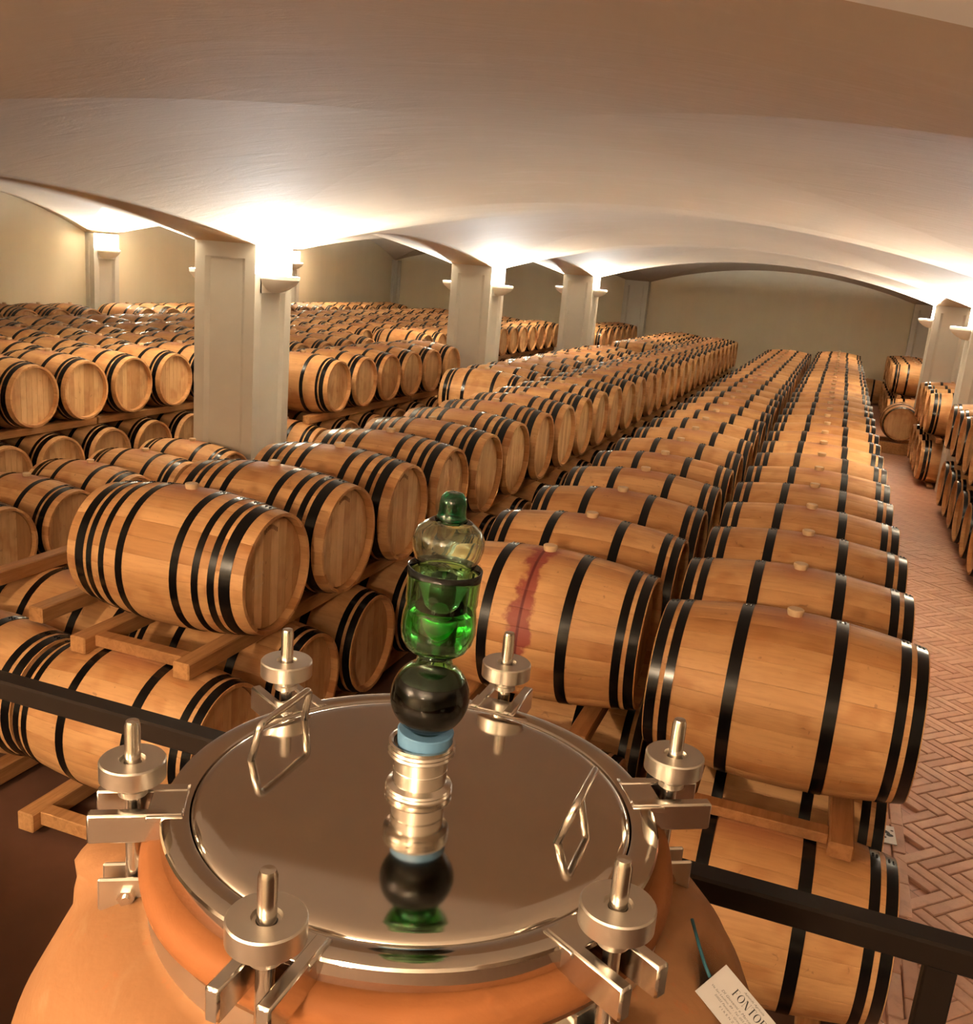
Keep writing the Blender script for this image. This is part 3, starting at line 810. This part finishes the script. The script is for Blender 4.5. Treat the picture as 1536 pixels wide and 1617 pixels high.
link('green_liquid', MB().lathe([(0, .1620), (.022, .1635), (.0275, .168), (.0318, .175), (.0333, .184), (.0328, .194), (.0313, .2025), (0, .2025)], 48).mesh('green_liquid', M['green_liquid'], angle=50), air)
link('inner_tube', shell([(.0120, .1635), (.0122, .20), (.0125, .238)], .0016, 32).mesh('inner_tube', M['glass'], smooth=True), air)
bulb = [(.0255, .205), (.0258, .240), (.0275, .249), (.0320, .257), (.0345, .267), (.0342, .276), (.0300, .285), (.0215, .291), (.0150, .2945)]
cap = link('cap_bulb', shell(bulb, .0018).mesh('cap_bulb', M['glass_pale'], smooth=True), air); cap['label'] = 'clear pale green glass cap'
nub = [(.0162, .2935), (.0136, .2970), (.0130, .302), (.0132, .309), (.0118, .3155), (.0080, .3195), (.0008, .3205)]
link('cap_knob', shell(nub, .0022, 40).mesh('cap_knob', M['glass_dark'], smooth=True), cap)['label'] = 'dark green glass knob'

# ---------------------------------------------------------------- railing and platform in front of the jar
RY, RZ = 1.308, CZ-.842
railing = thing('metal_railing', 'dark brown metal railing passing behind the terracotta jar', 'railing', (0, RY, JB))
link('top_rail', MB().box((-4.2, -.018, RZ-.037-JB), (1.42, .024, RZ+.003-JB), ch=.004).mesh('top_rail', M['rail']), railing)
for x in (-3.3, -1.53, .268, 1.36):
    link('post', MB().box((x-.021, -.012, .02), (x+.021, .016, RZ-.036-JB), ch=.003).mesh('post', M['rail']), railing)
    link('base_plate', MB().box((x-.05, -.035, .0), (x+.05, .035, .02), ch=.003).mesh('base_plate', M['rail']), railing)
pf = thing('viewing_platform', 'dark board platform under the terracotta jar', 'platform', (0, 0, 0))
link('deck', MB().box((-4.3, -2.0, JB-.05), (1.42, 1.36, JB), ch=.004).mesh('deck', M['platform']), pf)
for x in (-4.1, -2.0, 0.2, 1.35):
    for y in (-1.8, 1.2): link('leg', MB().box((x-.03, y-.03, -.022), (x+.03, y+.03, JB-.05)).mesh('leg', M['rail']), pf)

# ---------------------------------------------------------------- printed tag tied to the jar
def letter_polys(ch):
    """high-contrast serif capitals on a unit-high body: list of polygons, and the advance width"""
    T, t = .15, .032; P = []
    def rect(x0, y0, x1, y1): P.append([(x0, y0), (x1, y0), (x1, y1), (x0, y1)])
    def ring(cx, w_, half=False):
        n = 26; s0, s1 = (0, PI*2)
        if half: s0, s1 = -PI/2, PI/2
        for i in range(n):
            a, b = lerp(s0, s1, i/n), lerp(s0, s1, (i+1)/n)
            def o(q): return (cx+w_*math.cos(q), .5+.51*math.sin(q))
            def i_(q): return (cx+(w_-T)*math.cos(q), .5+(.51-t)*math.sin(q))
            P.append([o(a), o(b), i_(b), i_(a)])
    if ch == 'F': rect(.10, 0, .10+T, 1); rect(.0, 0, .36, t); rect(0, 1-t, .62, 1); rect(.60, .74, .62, 1); rect(.25, .5, .46, .5+t); rect(.44, .40, .462, .64); return P, .72
    if ch == 'O': ring(.42, .42); return P, .90
    if ch == 'N': rect(.08, 0, .08+t, 1); rect(.72, 0, .72+t, 1); P.append([(.08, 1), (.26, 1), (.752, 0), (.58, .02)]); rect(0, 0, .20, t); rect(0, 1-t, .14, 1); rect(.62, 1-t, .84, 1); return P, .92
    if ch == 'T': rect(.29, 0, .29+T, 1); rect(.20, 0, .54, t); rect(0, 1-t, .73, 1); rect(0, .72, .022, 1); rect(.708, .72, .73, 1); return P, .80
    if ch == 'D': rect(.08, 0, .08+T, 1); rect(0, 0, .38, t); rect(0, 1-t, .38, 1); ring(.36, .46, True); return P, .92
    if ch == 'I': rect(.1, 0, .1+T, 1); rect(0, 0, .36, t); rect(0, 1-t, .36, 1); return P, .44
def text_polys(word, x, y, h, sp=.04):
    out = []
    for c in word:
        P, adv = letter_polys(c)
        out += [[(x+px*h, y+py*h) for px, py in poly] for poly in P]; x += (adv+sp)*h
    return out
TAG_O, TAG_U, TAG_V, TAG_L, TAG_W = None, None, None, .11, .0667
tU, tV, tN = Vector((.8183, -.3852, -.4265)), Vector((.4664, .8788, .1012)), Vector((.3358, -.2818, .8988))
tU.normalize(); tN = tU.cross(tV).normalized(); tV = tN.cross(tU)
TO = Vector((-.0292, .775, -.6184))*1.018+Vector((0, 0, CZ))
tagm = Matrix(((tU.x, tV.x, tN.x, TO.x), (tU.y, tV.y, tN.y, TO.y), (tU.z, tV.z, tN.z, TO.z), (0, 0, 0, 1)))
tg = thing('printed_tag', 'white printed card tied with blue string to the jar clamp', 'tag', (0, 0, 0)); tg.matrix_world = tagm
link('card', MB().box((0, 0, -.0004), (.086, .0485, .0004)).mesh('card', M['card']), tg)
def polys_mesh(polys, name, mat, z=.0006):
    b = MB()
    for p in polys: b.add([(x, y, z) for x, y in p], [tuple(range(len(p)))])
    return b.mesh(name, mat)
pl_ = [[(.0212+(x-.0212)*.76, y) for x, y in p] for p in text_polys('FONTODI', .0212, .0302, .0097, .045)]
link('name_lettering', polys_mesh(pl_, 'name_lettering', M['ink']), tg)
def small_text(s, x, y, size, shear=0.0, space=1.0, mat='ink_grey'):
    cu = bpy.data.curves.new('text', 'FONT'); cu.body = s; cu.size = size; cu.shear = shear; cu.space_character = space; cu.resolution_u = 2
    to = bpy.data.objects.new('text', cu); COL.objects.link(to); dg = bpy.context.evaluated_depsgraph_get(); dg.update()
    me = bpy.data.meshes.new_from_object(to.evaluated_get(dg)); bpy.data.objects.remove(to)
    me.materials.clear(); me.materials.append(M[mat])
    link('small_print', me, tg, (x, y, .0006))
small_text('Azienda Agricola', .0275, .0426, .0036, .35)
small_text('DI Giovanni e Marco M', .0137, .0235, .0042, .25)
small_text('Via San Leolino, 89 - Tel. 055 85', .0045, .0188, .0034, .3)
small_text('50022 Panzano - Greve in Chianti', .0125, .0140, .0034, .3)
small_text('F I R E N Z E', .0225, .0090, .0034, 0, 1.1)
inv = tagm.inverted()
sp = [Vector((-.045, .836, CZ-.590)), Vector((-.034, .815, CZ-.600)), Vector((-.026, .803, CZ-.6085)), Vector((-.019, .793, CZ-.6135))]
link('string', MB().tube([inv @ Vector((p.x*1.015, p.y*1.015, CZ+(p.z-CZ)*1.015)) for p in sp], .0017, 8).mesh('string', M['string'], smooth=True), tg)['label'] = 'blue tie string'
b = MB(); q0 = [(.0, .004), (.0, .0465), (-.022, .050), (-.035, .040), (-.026, .022), (-.008, .010)]
b.prism(q0, 'Z', .0006, .0010)
link('clear_sleeve', b.mesh('clear_sleeve', M['sleeve']), tg)['label'] = 'crumpled clear plastic sleeve'

# small white card with a black and white emblem lying by the lower barrels
ec = thing('emblem_card', 'small white card with a black panda-like emblem on the brick floor', 'card', (.600, 4.72, .0015), .05)
link('card', MB().box((-.055, -.085, 0), (.045, .085, .004)).mesh('card', M['white']), ec)
def blob(cx, cy, rx, ry, rot=0, n=16): return [(cx+rx*math.cos(a)*math.cos(rot)-ry*math.sin(a)*math.sin(rot), cy+rx*math.cos(a)*math.sin(rot)+ry*math.sin(a)*math.cos(rot)) for a in [2*PI*i/n for i in range(n)]]
bl = [blob(-.005, .022, .030, .014, -.6), blob(.018, -.008, .017, .014), blob(-.012, -.034, .013, .009, -.3), blob(-.036, .045, .014, .016), blob(-.042, -.046, .010, .008), blob(.032, .040, .008, .007)]
link('emblem', polys_mesh(bl, 'emblem', M['ink'], .0045), ec)
